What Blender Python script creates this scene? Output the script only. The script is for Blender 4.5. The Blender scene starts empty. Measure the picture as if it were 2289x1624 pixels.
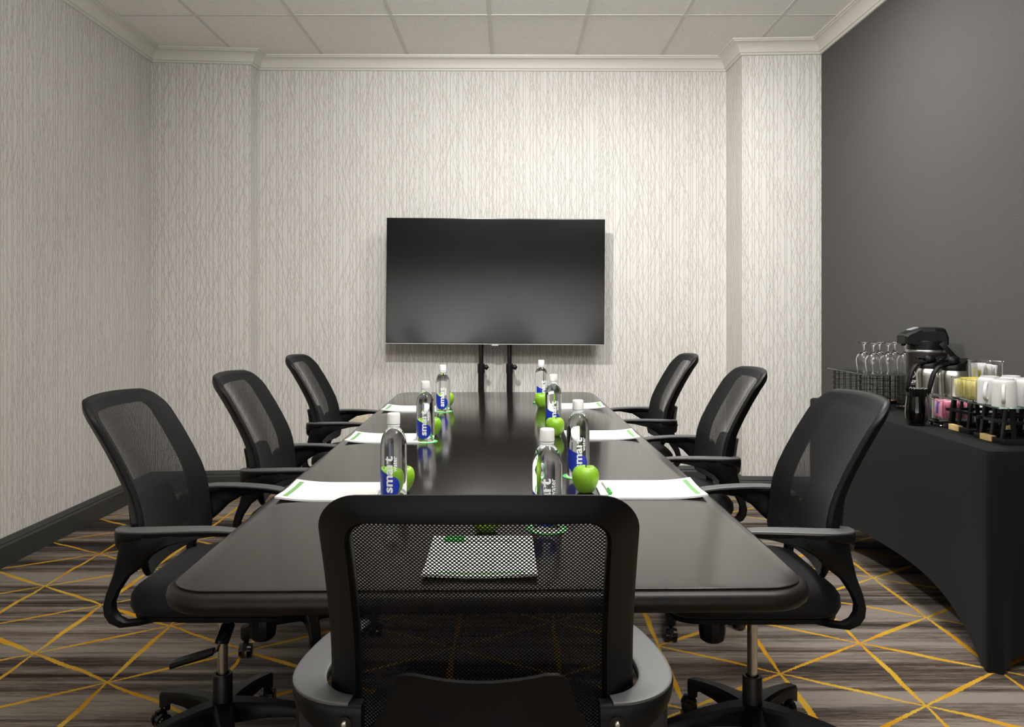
import bpy, bmesh, math, random
from mathutils import Vector, Matrix
random.seed(7)
C = bpy.context.scene.collection
PI = math.pi
F = 1780.0; CX = 1144.5; CY = 694.0; HC = 1.257
# ------------------------------------------------------------------ scene / camera
sc = bpy.context.scene
sc.view_settings.view_transform = 'Standard'
sc.view_settings.look = 'None'
sc.view_settings.gamma = 1.0
sc.view_settings.use_curve_mapping = False
sc.view_settings.exposure = 0.47
sc.cycles.max_bounces = 12
sc.cycles.transparent_max_bounces = 24
sc.cycles.transmission_bounces = 10
sc.cycles.sample_clamp_indirect = 8.0
cam = bpy.data.cameras.new('camera')
cam.sensor_fit = 'HORIZONTAL'; cam.sensor_width = 36.0
cam.lens = 36.0 * F / 2289.0
cam.shift_y = -(812.0 - CY) / 2289.0
cam.clip_start = 0.05
camo = bpy.data.objects.new('camera', cam); C.objects.link(camo)
camo.location = (0, 0, HC); camo.rotation_euler = (PI / 2, 0, 0)
sc.camera = camo

# ------------------------------------------------------------------ node helper
class NT:
    def __init__(s, name):
        s.m = bpy.data.materials.new(name); s.m.use_nodes = True
        s.t = s.m.node_tree; s.t.nodes.clear()
        s.out = s.t.nodes.new('ShaderNodeOutputMaterial')
    def n(s, typ, **kw):
        nd = s.t.nodes.new(typ)
        for k, v in kw.items(): setattr(nd, k, v)
        return nd
    def l(s, a, b): s.t.links.new(a, b)
    def _in(s, sock, v):
        if isinstance(v, (int, float)): sock.default_value = v
        elif isinstance(v, (tuple, list)): sock.default_value = v
        else: s.l(v, sock)
    def math(s, op, a, b=0.0, c=None):
        nd = s.n('ShaderNodeMath', operation=op)
        s._in(nd.inputs[0], a); s._in(nd.inputs[1], b)
        if c is not None: s._in(nd.inputs[2], c)
        return nd.outputs[0]
    def add(s, a, b): return s.math('ADD', a, b)
    def sub(s, a, b): return s.math('SUBTRACT', a, b)
    def mul(s, a, b): return s.math('MULTIPLY', a, b)
    def fract(s, a): return s.math('FRACT', a)
    def floor(s, a): return s.math('FLOOR', a)
    def lt(s, a, b): return s.math('LESS_THAN', a, b)
    def gt(s, a, b): return s.math('GREATER_THAN', a, b)
    def max(s, a, b): return s.math('MAXIMUM', a, b)
    def min(s, a, b): return s.math('MINIMUM', a, b)
    def ramp(s, fac, stops, interp='LINEAR'):
        nd = s.n('ShaderNodeValToRGB'); r = nd.color_ramp; r.interpolation = interp
        while len(r.elements) > 1: r.elements.remove(r.elements[-1])
        for i, (p, c) in enumerate(stops):
            e = r.elements[0] if i == 0 else r.elements.new(p)
            e.position = p
            e.color = (c, c, c, 1) if isinstance(c, (int, float)) else tuple(c) + (1,)
        s._in(nd.inputs[0], fac)
        return nd.outputs[0]
    def mix(s, fac, a, b):
        nd = s.n('ShaderNodeMix', data_type='RGBA')
        s._in(nd.inputs[0], fac)
        for k, v in ((6, a), (7, b)):
            if isinstance(v, (tuple, list)): nd.inputs[k].default_value = tuple(v)[:3] + (1,)
            else: s.l(v, nd.inputs[k])
        return nd.outputs[2]
    def noise(s, vec, scale=5, detail=2, rough=0.5, dist=0.0):
        nd = s.n('ShaderNodeTexNoise')
        if vec is not None: s.l(vec, nd.inputs['Vector'])
        nd.inputs['Scale'].default_value = scale; nd.inputs['Detail'].default_value = detail
        nd.inputs['Roughness'].default_value = rough; nd.inputs['Distortion'].default_value = dist
        return nd.outputs[0]
    def xyz(s, x, y, z=0.0):
        nd = s.n('ShaderNodeCombineXYZ')
        for i, v in enumerate((x, y, z)): s._in(nd.inputs[i], v)
        return nd.outputs[0]
    def sep(s, v):
        nd = s.n('ShaderNodeSeparateXYZ'); s.l(v, nd.inputs[0]); return nd.outputs
    def white(s, v):
        nd = s.n('ShaderNodeTexWhiteNoise', noise_dimensions='3D'); s.l(v, nd.inputs['Vector']); return nd.outputs[0]
    def uv(s): return s.n('ShaderNodeUVMap').outputs[0]
    def objco(s): return s.n('ShaderNodeTexCoord').outputs['Object']
    def bump(s, h, strength=0.3, dist=0.002):
        nd = s.n('ShaderNodeBump'); nd.inputs['Strength'].default_value = strength
        nd.inputs['Distance'].default_value = dist; s.l(h, nd.inputs['Height']); return nd.outputs[0]
    def bsdf(s, color=(.5, .5, .5), rough=.5, metal=0., spec=.5, ior=1.5, trans=0., sheen=0., coat=0., normal=None, link=True, coat_rough=.05):
        b = s.n('ShaderNodeBsdfPrincipled')
        if isinstance(color, (tuple, list)): b.inputs['Base Color'].default_value = tuple(color)[:3] + (1,)
        else: s.l(color, b.inputs['Base Color'])
        s._in(b.inputs['Roughness'], rough); b.inputs['Metallic'].default_value = metal
        b.inputs['Specular IOR Level'].default_value = spec; b.inputs['IOR'].default_value = ior
        b.inputs['Transmission Weight'].default_value = trans
        b.inputs['Sheen Weight'].default_value = sheen
        b.inputs['Coat Weight'].default_value = coat; b.inputs['Coat Roughness'].default_value = coat_rough
        if normal is not None: s.l(normal, b.inputs['Normal'])
        if link: s.l(b.outputs[0], s.out.inputs[0])
        return b

def plain(name, color, rough=.5, metal=0., grain=0.0, gscale=300, **kw):
    t = NT(name)
    nrm = None
    if grain: nrm = t.bump(t.noise(t.objco(), gscale, 2), grain, .001)
    col = color
    t.bsdf(col, rough, metal, normal=nrm, **kw)
    return t.m

M = {}
M['plastic'] = plain('black_plastic', (.0028, .0028, .003), .45, grain=.12, gscale=900, spec=.18)
M['pad'] = plain('armrest_painted_sheen', (.065, .065, .066), .5, grain=.15, gscale=900, spec=.5)  # black armrest plastic with the ceiling's sheen put into a lighter base colour
M['plastic_matte'] = plain('matte_black_plastic', (.003, .003, .003), .42, spec=.3)
M['gloss_black'] = plain('gloss_black', (.004, .004, .004), .2)
M['black_metal'] = plain('black_painted_metal', (.008, .008, .008), .3)
M['chrome'] = plain('chrome', (.55, .54, .52), .22, 1.0)
M['steel'] = plain('brushed_steel', (.55, .53, .50), .28, 1.0, grain=.05, gscale=150)
M['silver'] = plain('silver_plastic', (.6, .6, .6), .3, .6)
M['white_ceramic'] = plain('white_ceramic', (.52, .52, .515), .22)
M['white_plastic'] = plain('white_plastic', (.80, .80, .80), .35)
M['paper'] = plain('paper', (.64, .64, .635), .7)
M['paper_edge'] = plain('pad_print_green', (.15, .34, .11), .7)
M['paper_logo'] = plain('pad_print_logo', (.06, .42, .07), .6)
M['paper_grey'] = plain('pad_print_grey', (.55, .56, .55), .7)
M['green_cap'] = plain('green_plastic', (.03, .42, .05), .3)
M['blue'] = plain('blue_print', (.006, .025, .33), .35)
M['print_white'] = plain('white_print', (.80, .82, .84), .4)
M['emblem'] = plain('pale_emblem_print', (.62, .53, .54), .5)
M['airpot'] = plain('dark_brown_enamel', (.009, .0062, .006), .36)
M['ivory'] = plain('ivory_plastic', (.62, .55, .40), .4)
M['stem'] = plain('apple_stem', (.05, .03, .012), .7)
M['pink'] = plain('pink_paper', (.78, .30, .40), .6)
M['bluepaper'] = plain('blue_paper', (.10, .12, .45), .6)
M['yellow'] = plain('yellow_paper', (.72, .60, .10), .6)
M['paleyellow'] = plain('pale_yellow_paper', (.80, .74, .36), .6)
M['whitepaper'] = plain('white_paper', (.70, .70, .69), .6)
M['trim'] = plain('cream_painted_moulding', (.57, .55, .49), .45)
M['baseboard'] = plain('charcoal_painted_baseboard', (.030, .031, .031), .4)
M['grid'] = plain('ceiling_grid_paint', (.60, .58, .54), .6)

def glass(name, color=(1, 1, 1), ior=1.45, rough=0.0):
    t = NT(name); t.bsdf(color, rough, trans=1.0, ior=ior); return t.m
M['water'] = glass('water_filled_clear_plastic', (.97, .985, .99), 1.33)
M['glass'] = glass('clear_glass', (1, 1, 1), 1.45)
M['shelf_glass'] = glass('green_tinted_glass', (.62, .86, .78), 1.5)
M['dark_glass'] = glass('smoked_glass', (.42, .43, .42), 1.45)

def m_apple():
    t = NT('green_apple_skin'); o = t.objco()
    n1 = t.noise(o, 18, 3); n2 = t.noise(o, 420, 1)
    spots = t.ramp(n2, [(.62, 0.0), (.70, 1.0)])
    col = t.mix(t.ramp(n1, [(.35, 0.), (.65, 1.)]), (.145, .335, .009), (.235, .44, .020))
    col = t.mix(t.mul(spots, .25), col, (.62, .75, .25))
    t.bsdf(col, .38, spec=.4); return t.m
M['apple'] = m_apple()

def m_wallpaper():
    t = NT('line_pattern_wallpaper')
    s = t.sep(t.uv()); u, v = s[0], s[1]
    L = [22, 45, 70, 120, 145, 200, 230, 290, 325, 365, 378, 420, 455, 508, 528, 585, 650, 685, 725, 740, 800, 820, 885, 915, 955, 970, 1015, 1050, 1110, 1130]
    W = 1152.0; PER = .648; w = .0072
    uu = t.fract(t.math('DIVIDE', u, PER))
    def lines(sub):
        st = [(0., 0.)]
        for p in sub: st += [(p / W, 1.), (p / W + w, 0.)]
        return t.ramp(uu, st, 'CONSTANT')
    m = t.max(lines(L[0::2]), lines(L[1::2]))
    gA = [45, 145, 230, 325, 420, 508, 585, 685, 800, 885, 970, 1050, 1110]
    gB = [22, 120, 200, 290, 378, 455, 528, 650, 740, 820, 915, 1015, 1130]
    rnd = random.Random(3)
    per = t.floor(t.math('DIVIDE', u, PER))
    for gi, G in enumerate((gA, gB)):
        st = [(0., rnd.random())] + [(p / W, rnd.random()) for p in G]
        g = t.ramp(uu, st, 'CONSTANT')
        for si, sg in enumerate((1, -1)):
            P = .125 if gi == 0 else .150
            a = t.add(t.math('DIVIDE', v, P), t.mul(u, sg * 3.6 / P))
            a = t.add(a, t.mul(g, 17.31 + si * 5.7))
            ln = t.lt(t.fract(a), .0120 / P)
            cell = t.white(t.xyz(t.mul(g, 91.7), t.floor(a), si + gi * 2.0))
            ln = t.mul(ln, t.gt(cell, .52))
            m = t.max(m, ln)
    base = t.mix(t.noise(t.uv(), 60, 2), (.575, .556, .525), (.605, .587, .558))
    col = t.mix(t.mul(m, .74), base, (.35, .322, .288))
    t.bsdf(col, .55, spec=.35)
    return t.m
M['wallpaper'] = m_wallpaper()

def m_fabricwall():
    t = NT('charcoal_fabric_wall'); uv = t.uv(); s = t.sep(uv)
    a = t.noise(t.xyz(t.mul(s[0], 700.), t.mul(s[1], 220.)), 1, 2)
    b = t.noise(t.xyz(t.mul(s[0], 220.), t.mul(s[1], 700.)), 1, 2)
    c = t.mul(t.add(a, b), .5)
    f = t.ramp(c, [(.38, 0.), (.62, 1.)])
    col = t.mix(f, (.052, .0505, .048), (.108, .105, .100))
    t.bsdf(col, .95, spec=.05, normal=t.bump(c, .4, .002)); return t.m
M['fabricwall'] = m_fabricwall()

def m_ceiling():
    t = NT('mineral_fibre_ceiling_tile'); o = t.objco()
    n1 = t.noise(o, 230, 2, .6); n2 = t.noise(o, 60, 2)
    pits = t.ramp(n1, [(.57, 0.), (.64, 1.)])
    pits = t.mul(pits, t.ramp(n2, [(.4, 0.2), (.6, 1.)]))
    col = t.mix(t.mul(pits, .75), (.80, .785, .74), (.36, .34, .30))
    t.bsdf(col, .9, spec=.1, normal=t.bump(pits, -.3, .002)); return t.m
M['ceiling'] = m_ceiling()

def m_carpet():
    t = NT('striated_carpet_with_gold_lattice'); o = t.objco(); s = t.sep(o); x, y = s[0], s[1]
    # base bands running across the room
    def strn(sx, sy, det=3, off=0.0):
        return t.noise(t.xyz(t.add(t.mul(x, sx), off), t.mul(y, sy), off), 1, det, .6)
    b1 = strn(.16, 4.2, 2); b2 = strn(.45, 15., 3, 3.1); b3 = strn(2.2, 60., 2, 9.2); b4 = strn(18., 260., 2, 5.5)
    f = t.add(t.add(t.mul(b1, .80), t.mul(b2, .54)), t.add(t.mul(b3, .24), t.mul(b4, .24)))
    f = t.ramp(f, [(.715, 0.), (.98, 1.)])
    base = t.ramp(f, [(0., (.017, .0135, .0115)), (.28, (.036, .0285, .0235)), (.50, (.082, .062, .050)), (.75, (.160, .128, .106)), (1., (.25, .212, .182))])
    cool = t.ramp(strn(.5, 7., 2, 21.), [(.5, 0.), (.66, 1.)])
    base = t.mix(t.mul(cool, .35), base, t.mix(f, (.02, .018, .017), (.20, .195, .185)))
    thread = t.ramp(strn(9., 300., 1, 33.), [(.70, 0.), (.76, 1.)])
    base = t.mix(t.mul(thread, .4), base, (.30, .26, .22))
    # diagonal twill
    tw = t.fract(t.mul(t.add(x, y), 150.))
    base = t.mix(t.mul(t.lt(tw, .40), .38), base, (.03, .024, .02))
    # gold lattice
    dx, dy = .3835, .481
    wob = t.mul(t.sub(t.noise(t.xyz(t.mul(x, 70.), t.mul(y, 160.), 0.), 1, 2), .5), .012)
    wob2 = t.mul(t.sub(t.noise(t.xyz(t.mul(x, 5.), t.mul(y, 5.), 4.), 1, 1), .5), .02)
    xr = t.sub(x, 1.70)
    yr = t.sub(y, t.add(2.785, t.mul(xr, .0113 / dx)))
    yr = t.add(yr, wob2); xw = t.add(xr, wob2)
    p = t.math('DIVIDE', xw, dx); q = t.math('DIVIDE', yr, dy)
    hp = t.mul(p, .5)
    def dist(a): return t.math('ABSOLUTE', t.sub(t.fract(t.add(a, .5)), .5))
    cells = []
    for a, scale, other, k in ((p, dx, q, 1), (t.sub(q, hp), dy * .845, p, 2), (t.add(q, hp), dy * .845, p, 3)):
        d = t.add(t.mul(dist(a), scale), wob)
        # wider half way between the crossings
        ph = t.add(other, t.mul(t.floor(t.add(a, .5)), .5)) if k == 1 else other
        bul = t.math('ABSOLUTE', t.math('SINE', t.mul(ph, PI)))
        r = t.white(t.xyz(t.floor(t.add(a, .5)), t.floor(ph), float(k)))
        wid = t.add(.0034, t.mul(bul, t.add(.0040, t.mul(r, .0046))))
        cells.append(t.lt(d, wid))
    g = t.max(t.max(cells[0], cells[1]), cells[2])
    hue = t.ramp(strn(1.3, 4.5, 2, 14.), [(.42, 0.), (.60, 1.)])
    gold = t.mix(hue, (.52, .245, .010), (.56, .36, .045))
    gold = t.mix(t.mul(t.noise(t.xyz(t.mul(x, 250.), t.mul(y, 250.)), 1, 1), .35), gold, (.24, .12, .012))
    col = t.mix(g, base, gold)
    h = t.noise(t.xyz(t.mul(x, 300.), t.mul(y, 500.)), 1, 2)
    t.bsdf(col, .95, spec=.08, normal=t.bump(h, .5, .004)); return t.m
M['carpet'] = m_carpet()

def m_table():
    t = NT('dark_espresso_laminate'); s = t.sep(t.objco())
    n = t.noise(t.xyz(t.mul(s[0], 14.), t.mul(s[1], 240.)), 1, 3)
    col = t.mix(n, (.007, .0055, .005), (.013, .010, .009))
    r = t.add(.10, t.mul(n, .06))
    t.bsdf(col, r, ior=1.95, normal=t.bump(n, .02, .0004)); return t.m
M['table'] = m_table()
def m_tedge():
    t = NT('dark_table_edge'); o = t.objco()
    n = t.noise(o, 30, 4, .7)
    col = t.mix(t.ramp(n, [(.45, 0.), (.75, 1.)]), (.004, .0032, .003), (.016, .008, .0065))
    t.bsdf(col, .42, spec=.25); return t.m
M['tedge'] = m_tedge()

def m_mesh():
    t = NT('black_woven_mesh'); s = t.sep(t.uv())
    a = t.math('DIVIDE', s[0], .0061); b = t.math('DIVIDE', s[1], .0059)
    def hole(ox, oy):
        fx = t.mul(t.sub(t.fract(t.add(a, ox)), .5), .0061); fy = t.mul(t.sub(t.fract(t.add(b, oy)), .5), .0059)
        return t.lt(t.add(t.mul(fx, fx), t.mul(fy, fy)), .00172 ** 2)
    h = t.max(hole(0., 0.), hole(.5, .5))
    bs = t.bsdf((.005, .005, .0055), .6, spec=.22, sheen=.05, link=False)
    tr = t.n('ShaderNodeBsdfTransparent'); mx = t.n('ShaderNodeMixShader')
    t.l(h, mx.inputs[0]); t.l(bs.outputs[0], mx.inputs[1]); t.l(tr.outputs[0], mx.inputs[2])
    t.l(mx.outputs[0], t.out.inputs[0]); return t.m
M['mesh'] = m_mesh()
def m_seat():
    t = NT('black_seat_fabric'); n = t.noise(t.objco(), 900, 2)
    t.bsdf(t.mix(n, (.005, .0046, .0052), (.010, .0092, .0102)), .85, sheen=.05, spec=.12, normal=t.bump(n, .3, .001)); return t.m
M['seat'] = m_seat()
def m_cloth():
    t = NT('black_stretch_cloth'); n = t.noise(t.objco(), 700, 2)
    t.bsdf(t.mix(n, (.0042, .0042, .0043), (.0068, .0066, .0065)), .8, sheen=.04, spec=.10); return t.m
M['cloth'] = m_cloth()
def m_screen():
    t = NT('matte_black_screen'); t.bsdf((.0012, .0012, .0012), .15, ior=1.7); return t.m
M['screen'] = m_screen()
def m_wood():
    t = NT('pale_bamboo'); s = t.sep(t.objco())
    n = t.noise(t.xyz(t.mul(s[0], 300.), t.mul(s[1], 25.), t.mul(s[2], 300.)), 1, 3)
    t.bsdf(t.mix(n, (.62, .40, .17), (.74, .53, .27)), .5); return t.m
M['wood'] = m_wood()
M['disc_wood'] = plain('cherry_wood_disc', (.40, .20, .10), .5)
def m_coaster():
    t = NT('paper_coaster_print'); s = t.sep(t.objco())
    r = t.math('SQRT', t.add(t.mul(s[0], s[0]), t.mul(s[1], s[1])))
    t.bsdf(t.mix(t.gt(r, .037), (.80, .83, .80), (.12, .55, .14)), .6); return t.m
M['coaster'] = m_coaster()

# ------------------------------------------------------------------ mesh helpers
def new(): return bmesh.new()
def loft(bm, rings, closed=True, cap0=True, cap1=True, loop_rings=False):
    vs = [[bm.verts.new(p) for p in r] for r in rings]
    n = len(rings[0]); K = len(rings)
    for i in range(K if loop_rings else K - 1):
        a, b = vs[i], vs[(i + 1) % K]
        for j in range(n if closed else n - 1):
            k = (j + 1) % n
            try: bm.faces.new((a[j], a[k], b[k], b[j]))
            except ValueError: pass
    if closed and not loop_rings:
        if cap0: bm.faces.new(list(reversed(vs[0])))
        if cap1: bm.faces.new(vs[-1])
    return vs
def box(bm, c, s, bev=0.0, rot=None):
    m = Matrix.LocRotScale(Vector(c), rot, Vector(s))
    g = bmesh.ops.create_cube(bm, size=1.0, matrix=m)
    if bev:
        es = list({e for v in g['verts'] for e in v.link_edges})
        bmesh.ops.bevel(bm, geom=es, offset=bev, segments=2, affect='EDGES', profile=.7)
def frame_of(d):
    d = d.normalized(); up = Vector((0, 0, 1)) if abs(d.z) < .95 else Vector((0, 1, 0))
    a = d.cross(up).normalized(); return a, a.cross(d).normalized()
def tube(bm, pts, r, n=10, caps=True):
    pts = [Vector(p) for p in pts]; rings = []
    for i, p in enumerate(pts):
        d = (pts[min(i + 1, len(pts) - 1)] - pts[max(i - 1, 0)])
        a, b = frame_of(d); rr = r[i] if isinstance(r, (list, tuple)) else r
        rings.append([p + a * (rr * math.cos(t)) + b * (rr * math.sin(t)) for t in [2 * PI * k / n for k in range(n)]])
    loft(bm, rings, True, caps, caps)
def cyl(bm, p0, p1, r0, r1=None, n=24):
    r1 = r0 if r1 is None else r1
    p0, p1 = Vector(p0), Vector(p1); a, b = frame_of(p1 - p0)
    loft(bm, [[p + a * (r * math.cos(t)) + b * (r * math.sin(t)) for t in [2 * PI * k / n for k in range(n)]] for p, r in ((p0, r0), (p1, r1))])
def lathe(bm, prof, n=32, c=(0, 0, 0), cap0=True, cap1=True, fn=None):
    rings = []
    for r, z in prof:
        ring = []
        for k in range(n):
            t = 2 * PI * k / n; rr, zz = (r, z) if fn is None else fn(r, z, t)
            ring.append((c[0] + rr * math.cos(t), c[1] + rr * math.sin(t), c[2] + zz))
        rings.append(ring)
    loft(bm, rings, True, cap0, cap1)
def rrect(hx, hy, r, n=6):
    pts = []
    for cx, cy, a0 in ((hx - r, hy - r, 0), (-hx + r, hy - r, PI / 2), (-hx + r, -hy + r, PI), (hx - r, -hy + r, 1.5 * PI)):
        for k in range(n + 1):
            a = a0 + PI / 2 * k / n; pts.append((cx + r * math.cos(a), cy + r * math.sin(a)))
    return pts
def prism(bm, poly, f, d0, d1, bev=0.0):
    """poly 2D -> f(a,b,depth) gives the 3D point"""
    vs0 = [bm.verts.new(f(a, b, d0)) for a, b in poly]; vs1 = [bm.verts.new(f(a, b, d1)) for a, b in poly]
    n = len(poly); fs = [bm.faces.new(vs0), bm.faces.new(list(reversed(vs1)))]
    for i in range(n):
        k = (i + 1) % n; fs.append(bm.faces.new((vs0[i], vs1[i], vs1[k], vs0[k])))
    if bev:
        bmesh.ops.bevel(bm, geom=list({e for v in vs0 + vs1 for e in v.link_edges}), offset=bev, segments=2, affect='EDGES', profile=.7)
def obj(name, bm, mat, parent=None, smooth=35, loc=None, uvf=None, mats=None):
    bmesh.ops.recalc_face_normals(bm, faces=bm.faces[:])
    me = bpy.data.meshes.new(name)
    if uvf:
        lay = bm.loops.layers.uv.new('UVMap')
        for f in bm.faces:
            for lp in f.loops: lp[lay].uv = uvf(lp.vert.co, f)
    bm.to_mesh(me); bm.free()
    me.materials.append(M[mat] if isinstance(mat, str) else mat)
    if smooth:
        me.shade_smooth(); me.set_sharp_from_angle(angle=math.radians(smooth))
    o = bpy.data.objects.new(name, me); C.objects.link(o)
    if parent is not None: o.parent = parent
    if loc is not None: o.location = loc
    return o
def tag(o, label, cat, group=None):
    o['label'] = label; o['category'] = cat
    if group: o['group'] = group
    return o
def thing(name, label, cat, loc=(0, 0, 0), rz=0.0, group=None):
    o = bpy.data.objects.new(name, None); C.objects.link(o)
    o.empty_display_size = .1; o.location = loc; o.rotation_euler = (0, 0, rz)
    return tag(o, label, cat, group)
def struct(o): o['kind'] = 'structure'; return o
def copy_tree(o, parent=None):
    c = o.copy(); C.objects.link(c)
    if parent is not None:
        c.parent = parent; c.matrix_parent_inverse = o.matrix_parent_inverse.copy()
    for ch in list(o.children): copy_tree(ch, c)
    return c
def dup(root, loc, rz, label, group=None):
    r = copy_tree(root); r.location = loc; r.rotation_euler = (0, 0, rz); r['label'] = label
    if group: r['group'] = group
    return r
def text_geo(txt, size, bold=0.0):
    cu = bpy.data.curves.new('txt', 'FONT'); cu.body = txt; cu.size = size; cu.offset = bold; cu.resolution_u = 3
    o = bpy.data.objects.new('txt', cu); C.objects.link(o)
    me = bpy.data.meshes.new_from_object(o.evaluated_get(bpy.context.evaluated_depsgraph_get()))
    bm = bmesh.new(); bm.from_mesh(me)
    bpy.data.objects.remove(o); bpy.data.meshes.remove(me); bpy.data.curves.remove(cu)
    bmesh.ops.triangulate(bm, faces=bm.faces[:])
    return bm
def slice_u(bm, axis, step):
    co = [v.co[axis] for v in bm.verts]; a, b = min(co), max(co)
    k = a + step
    while k < b:
        n = Vector((0, 0, 0)); n[axis] = 1; p = Vector((0, 0, 0)); p[axis] = k
        bmesh.ops.bisect_plane(bm, geom=bm.verts[:] + bm.edges[:] + bm.faces[:], plane_co=p, plane_no=n)
        k += step

# ------------------------------------------------------------------ room
CEIL = 3.075
ROOM = [(-2.505, -2.3), (-2.505, 5.53), (-1.832, 5.587), (-1.820, 5.719), (1.549, 5.746), (1.556, 5.383), (2.082, 5.359), (2.085, -2.3)]
def wall_run(name, pts, mat, z0=0.0, z1=CEIL):
    bm = new(); acc = 0.0; uvm = {}
    fs = []
    for (a, b) in zip(pts[:-1], pts[1:]):
        L = math.dist(a, b)
        v = [bm.verts.new((a[0], a[1], z0)), bm.verts.new((b[0], b[1], z0)), bm.verts.new((b[0], b[1], z1)), bm.verts.new((a[0], a[1], z1))]
        for vv, uvp in zip(v, ((acc, z0), (acc + L, z0), (acc + L, z1), (acc, z1))): uvm[vv] = uvp
        bm.faces.new(v); acc += L
    lay = bm.loops.layers.uv.new('UVMap')
    for f in bm.faces:
        for lp in f.loops: lp[lay].uv = uvm[lp.vert]
    me = bpy.data.meshes.new(name); bm.to_mesh(me); bm.free(); me.materials.append(M[mat])
    o = bpy.data.objects.new(name, me); C.objects.link(o)
    sol = o.modifiers.new('thickness', 'SOLIDIFY'); sol.thickness = .08; sol.offset = -1.0
    return struct(o)
wall_run('wall_left', ROOM[0:2], 'wallpaper')
wall_run('wall_back', ROOM[1:7], 'wallpaper')
wall_run('wall_right', ROOM[6:8], 'fabricwall')
wall_run('wall_front', [ROOM[7], ROOM[0]], 'fabricwall')  # unseen wall; its dark finish is invented for the screen's reflection
bm = new(); box(bm, (-.21, -2.285, .82), (4.5, .03, 1.64), .004); struct(obj('rear_reflection_panel', bm, 'white_plastic'))  # unseen pale panel, added to give the screen something bright to reflect
bm = new(); box(bm, (-.2, 1.75, -.05), (4.9, 8.4, .1)); struct(obj('floor', bm, 'carpet', smooth=0))
bm = new(); box(bm, (-.2, 1.75, CEIL + .05), (4.9, 8.4, .1)); struct(obj('ceiling', bm, 'ceiling', smooth=0))
bm = new()
xs = [-1.948 + .6022 * k for k in range(0, 7)]
ys = [4.90 - 1.2044 * k for k in range(0, 6)]
for x in xs: box(bm, (x, 1.7, CEIL - .0015), (.024, 8.0, .003))
for y in ys: box(bm, (-.2, y, CEIL - .002), (4.5, .024, .003))
struct(obj('trim_1', bm, 'grid', smooth=0))
def offs(i, d):
    p = Vector(ROOM[i]); dirs = []
    if i > 0: dirs.append((p - Vector(ROOM[i - 1])).normalized())
    if i < len(ROOM) - 1: dirs.append((Vector(ROOM[i + 1]) - p).normalized())
    ns = [Vector((t.y, -t.x)) for t in dirs]
    if len(ns) == 1: return p + ns[0] * d
    b = (ns[0] + ns[1]).normalized(); return p + b * (d / b.dot(ns[0]))
def moulding(name, i0, i1, prof, mat):
    bm = new(); rings = []
    for i in range(i0, i1 + 1):
        r = []
        for d, z in prof:
            q = offs(i, d); r.append((q.x, q.y, z))
        rings.append(r)
    loft(bm, rings); struct(obj(name, bm, mat, smooth=25))
crown = [(-.01, 2.979), (.010, 2.979), (.014, 2.982), (.015, 2.990), (.018, 2.993), (.024, 2.994), (.026, 3.0), (.029, 3.010), (.036, 3.027), (.048, 3.042), (.062, 3.051), (.076, 3.055), (.078, 3.061), (.086, 3.062), (.088, 3.070), (.088, CEIL - .001), (-.01, CEIL - .001)]
baseb = [(-.01, 0.0), (.018, 0.0), (.018, .100), (.015, .106), (.013, .112), (.015, .118), (.011, .126), (.009, .134), (.006, .141), (-.01, .141)]
moulding('trim_2', 0, 1, crown, 'trim'); moulding('trim_3', 1, 6, crown, 'trim'); moulding('trim_4', 6, 7, crown, 'trim')
moulding('baseboard_left', 0, 1, baseb, 'baseboard'); moulding('baseboard_back', 1, 6, baseb, 'baseboard'); moulding('baseboard_right', 6, 7, baseb, 'baseboard')

# wall outlet, low on the back wall
t = thing('wall_outlet', 'ivory power outlet plate low on the patterned back wall', 'outlet', (-1.09, 5.724, .486))
bm = new(); box(bm, (0, -.004, 0), (.115, .008, .075), .002); obj('cover_plate', bm, 'ivory', t)
for s in (-1, 1):
    bm = new(); box(bm, (s * .028, -.0085, 0), (.032, .003, .028), .001); sk = obj('socket', bm, 'ivory', t)
    bm = new()
    box(bm, (s * .028, -.0105, .005), (.006, .001, .0015)); box(bm, (s * .028, -.0105, -.005), (.006, .001, .0015))
    obj('slot', bm, 'plastic', sk, smooth=0)

# ------------------------------------------------------------------ conference table
TH = .74
TROT = math.radians(0.96)
tb = thing('conference_table', 'long dark espresso conference table in the middle of the room', 'table', (-.072, 3.27, 0), TROT)
HX, HY = .608, 1.795
def outl(ins, z, r=.085):
    return [(x, y, z) for x, y in rrect(HX - ins, HY - ins, max(r - ins, .02), 8)]
bm = new(); loft(bm, [outl(.004, TH - .004), outl(.003, TH - .0005), outl(.006, TH)]); obj('tabletop', bm, 'table', tb, smooth=30)
bm = new(); loft(bm, [outl(.02, TH - .045), outl(-.004, TH - .043), outl(-.012, TH - .036), outl(-.015, TH - .024), outl(-.012, TH - .012), outl(-.006, TH - .006), outl(.003, TH - .0045)]); obj('edge_band', bm, 'tedge', tb, smooth=50)
for yy in (.35, 1.35):
    bm = new(); box(bm, (0, yy, .36), (.42, .05, .64), .004); lg = obj('pedestal', bm, 'tedge', tb)
    bm = new(); box(bm, (0, yy, .025), (.55, .10, .05), .008); obj('foot', bm, 'tedge', lg)

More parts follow.
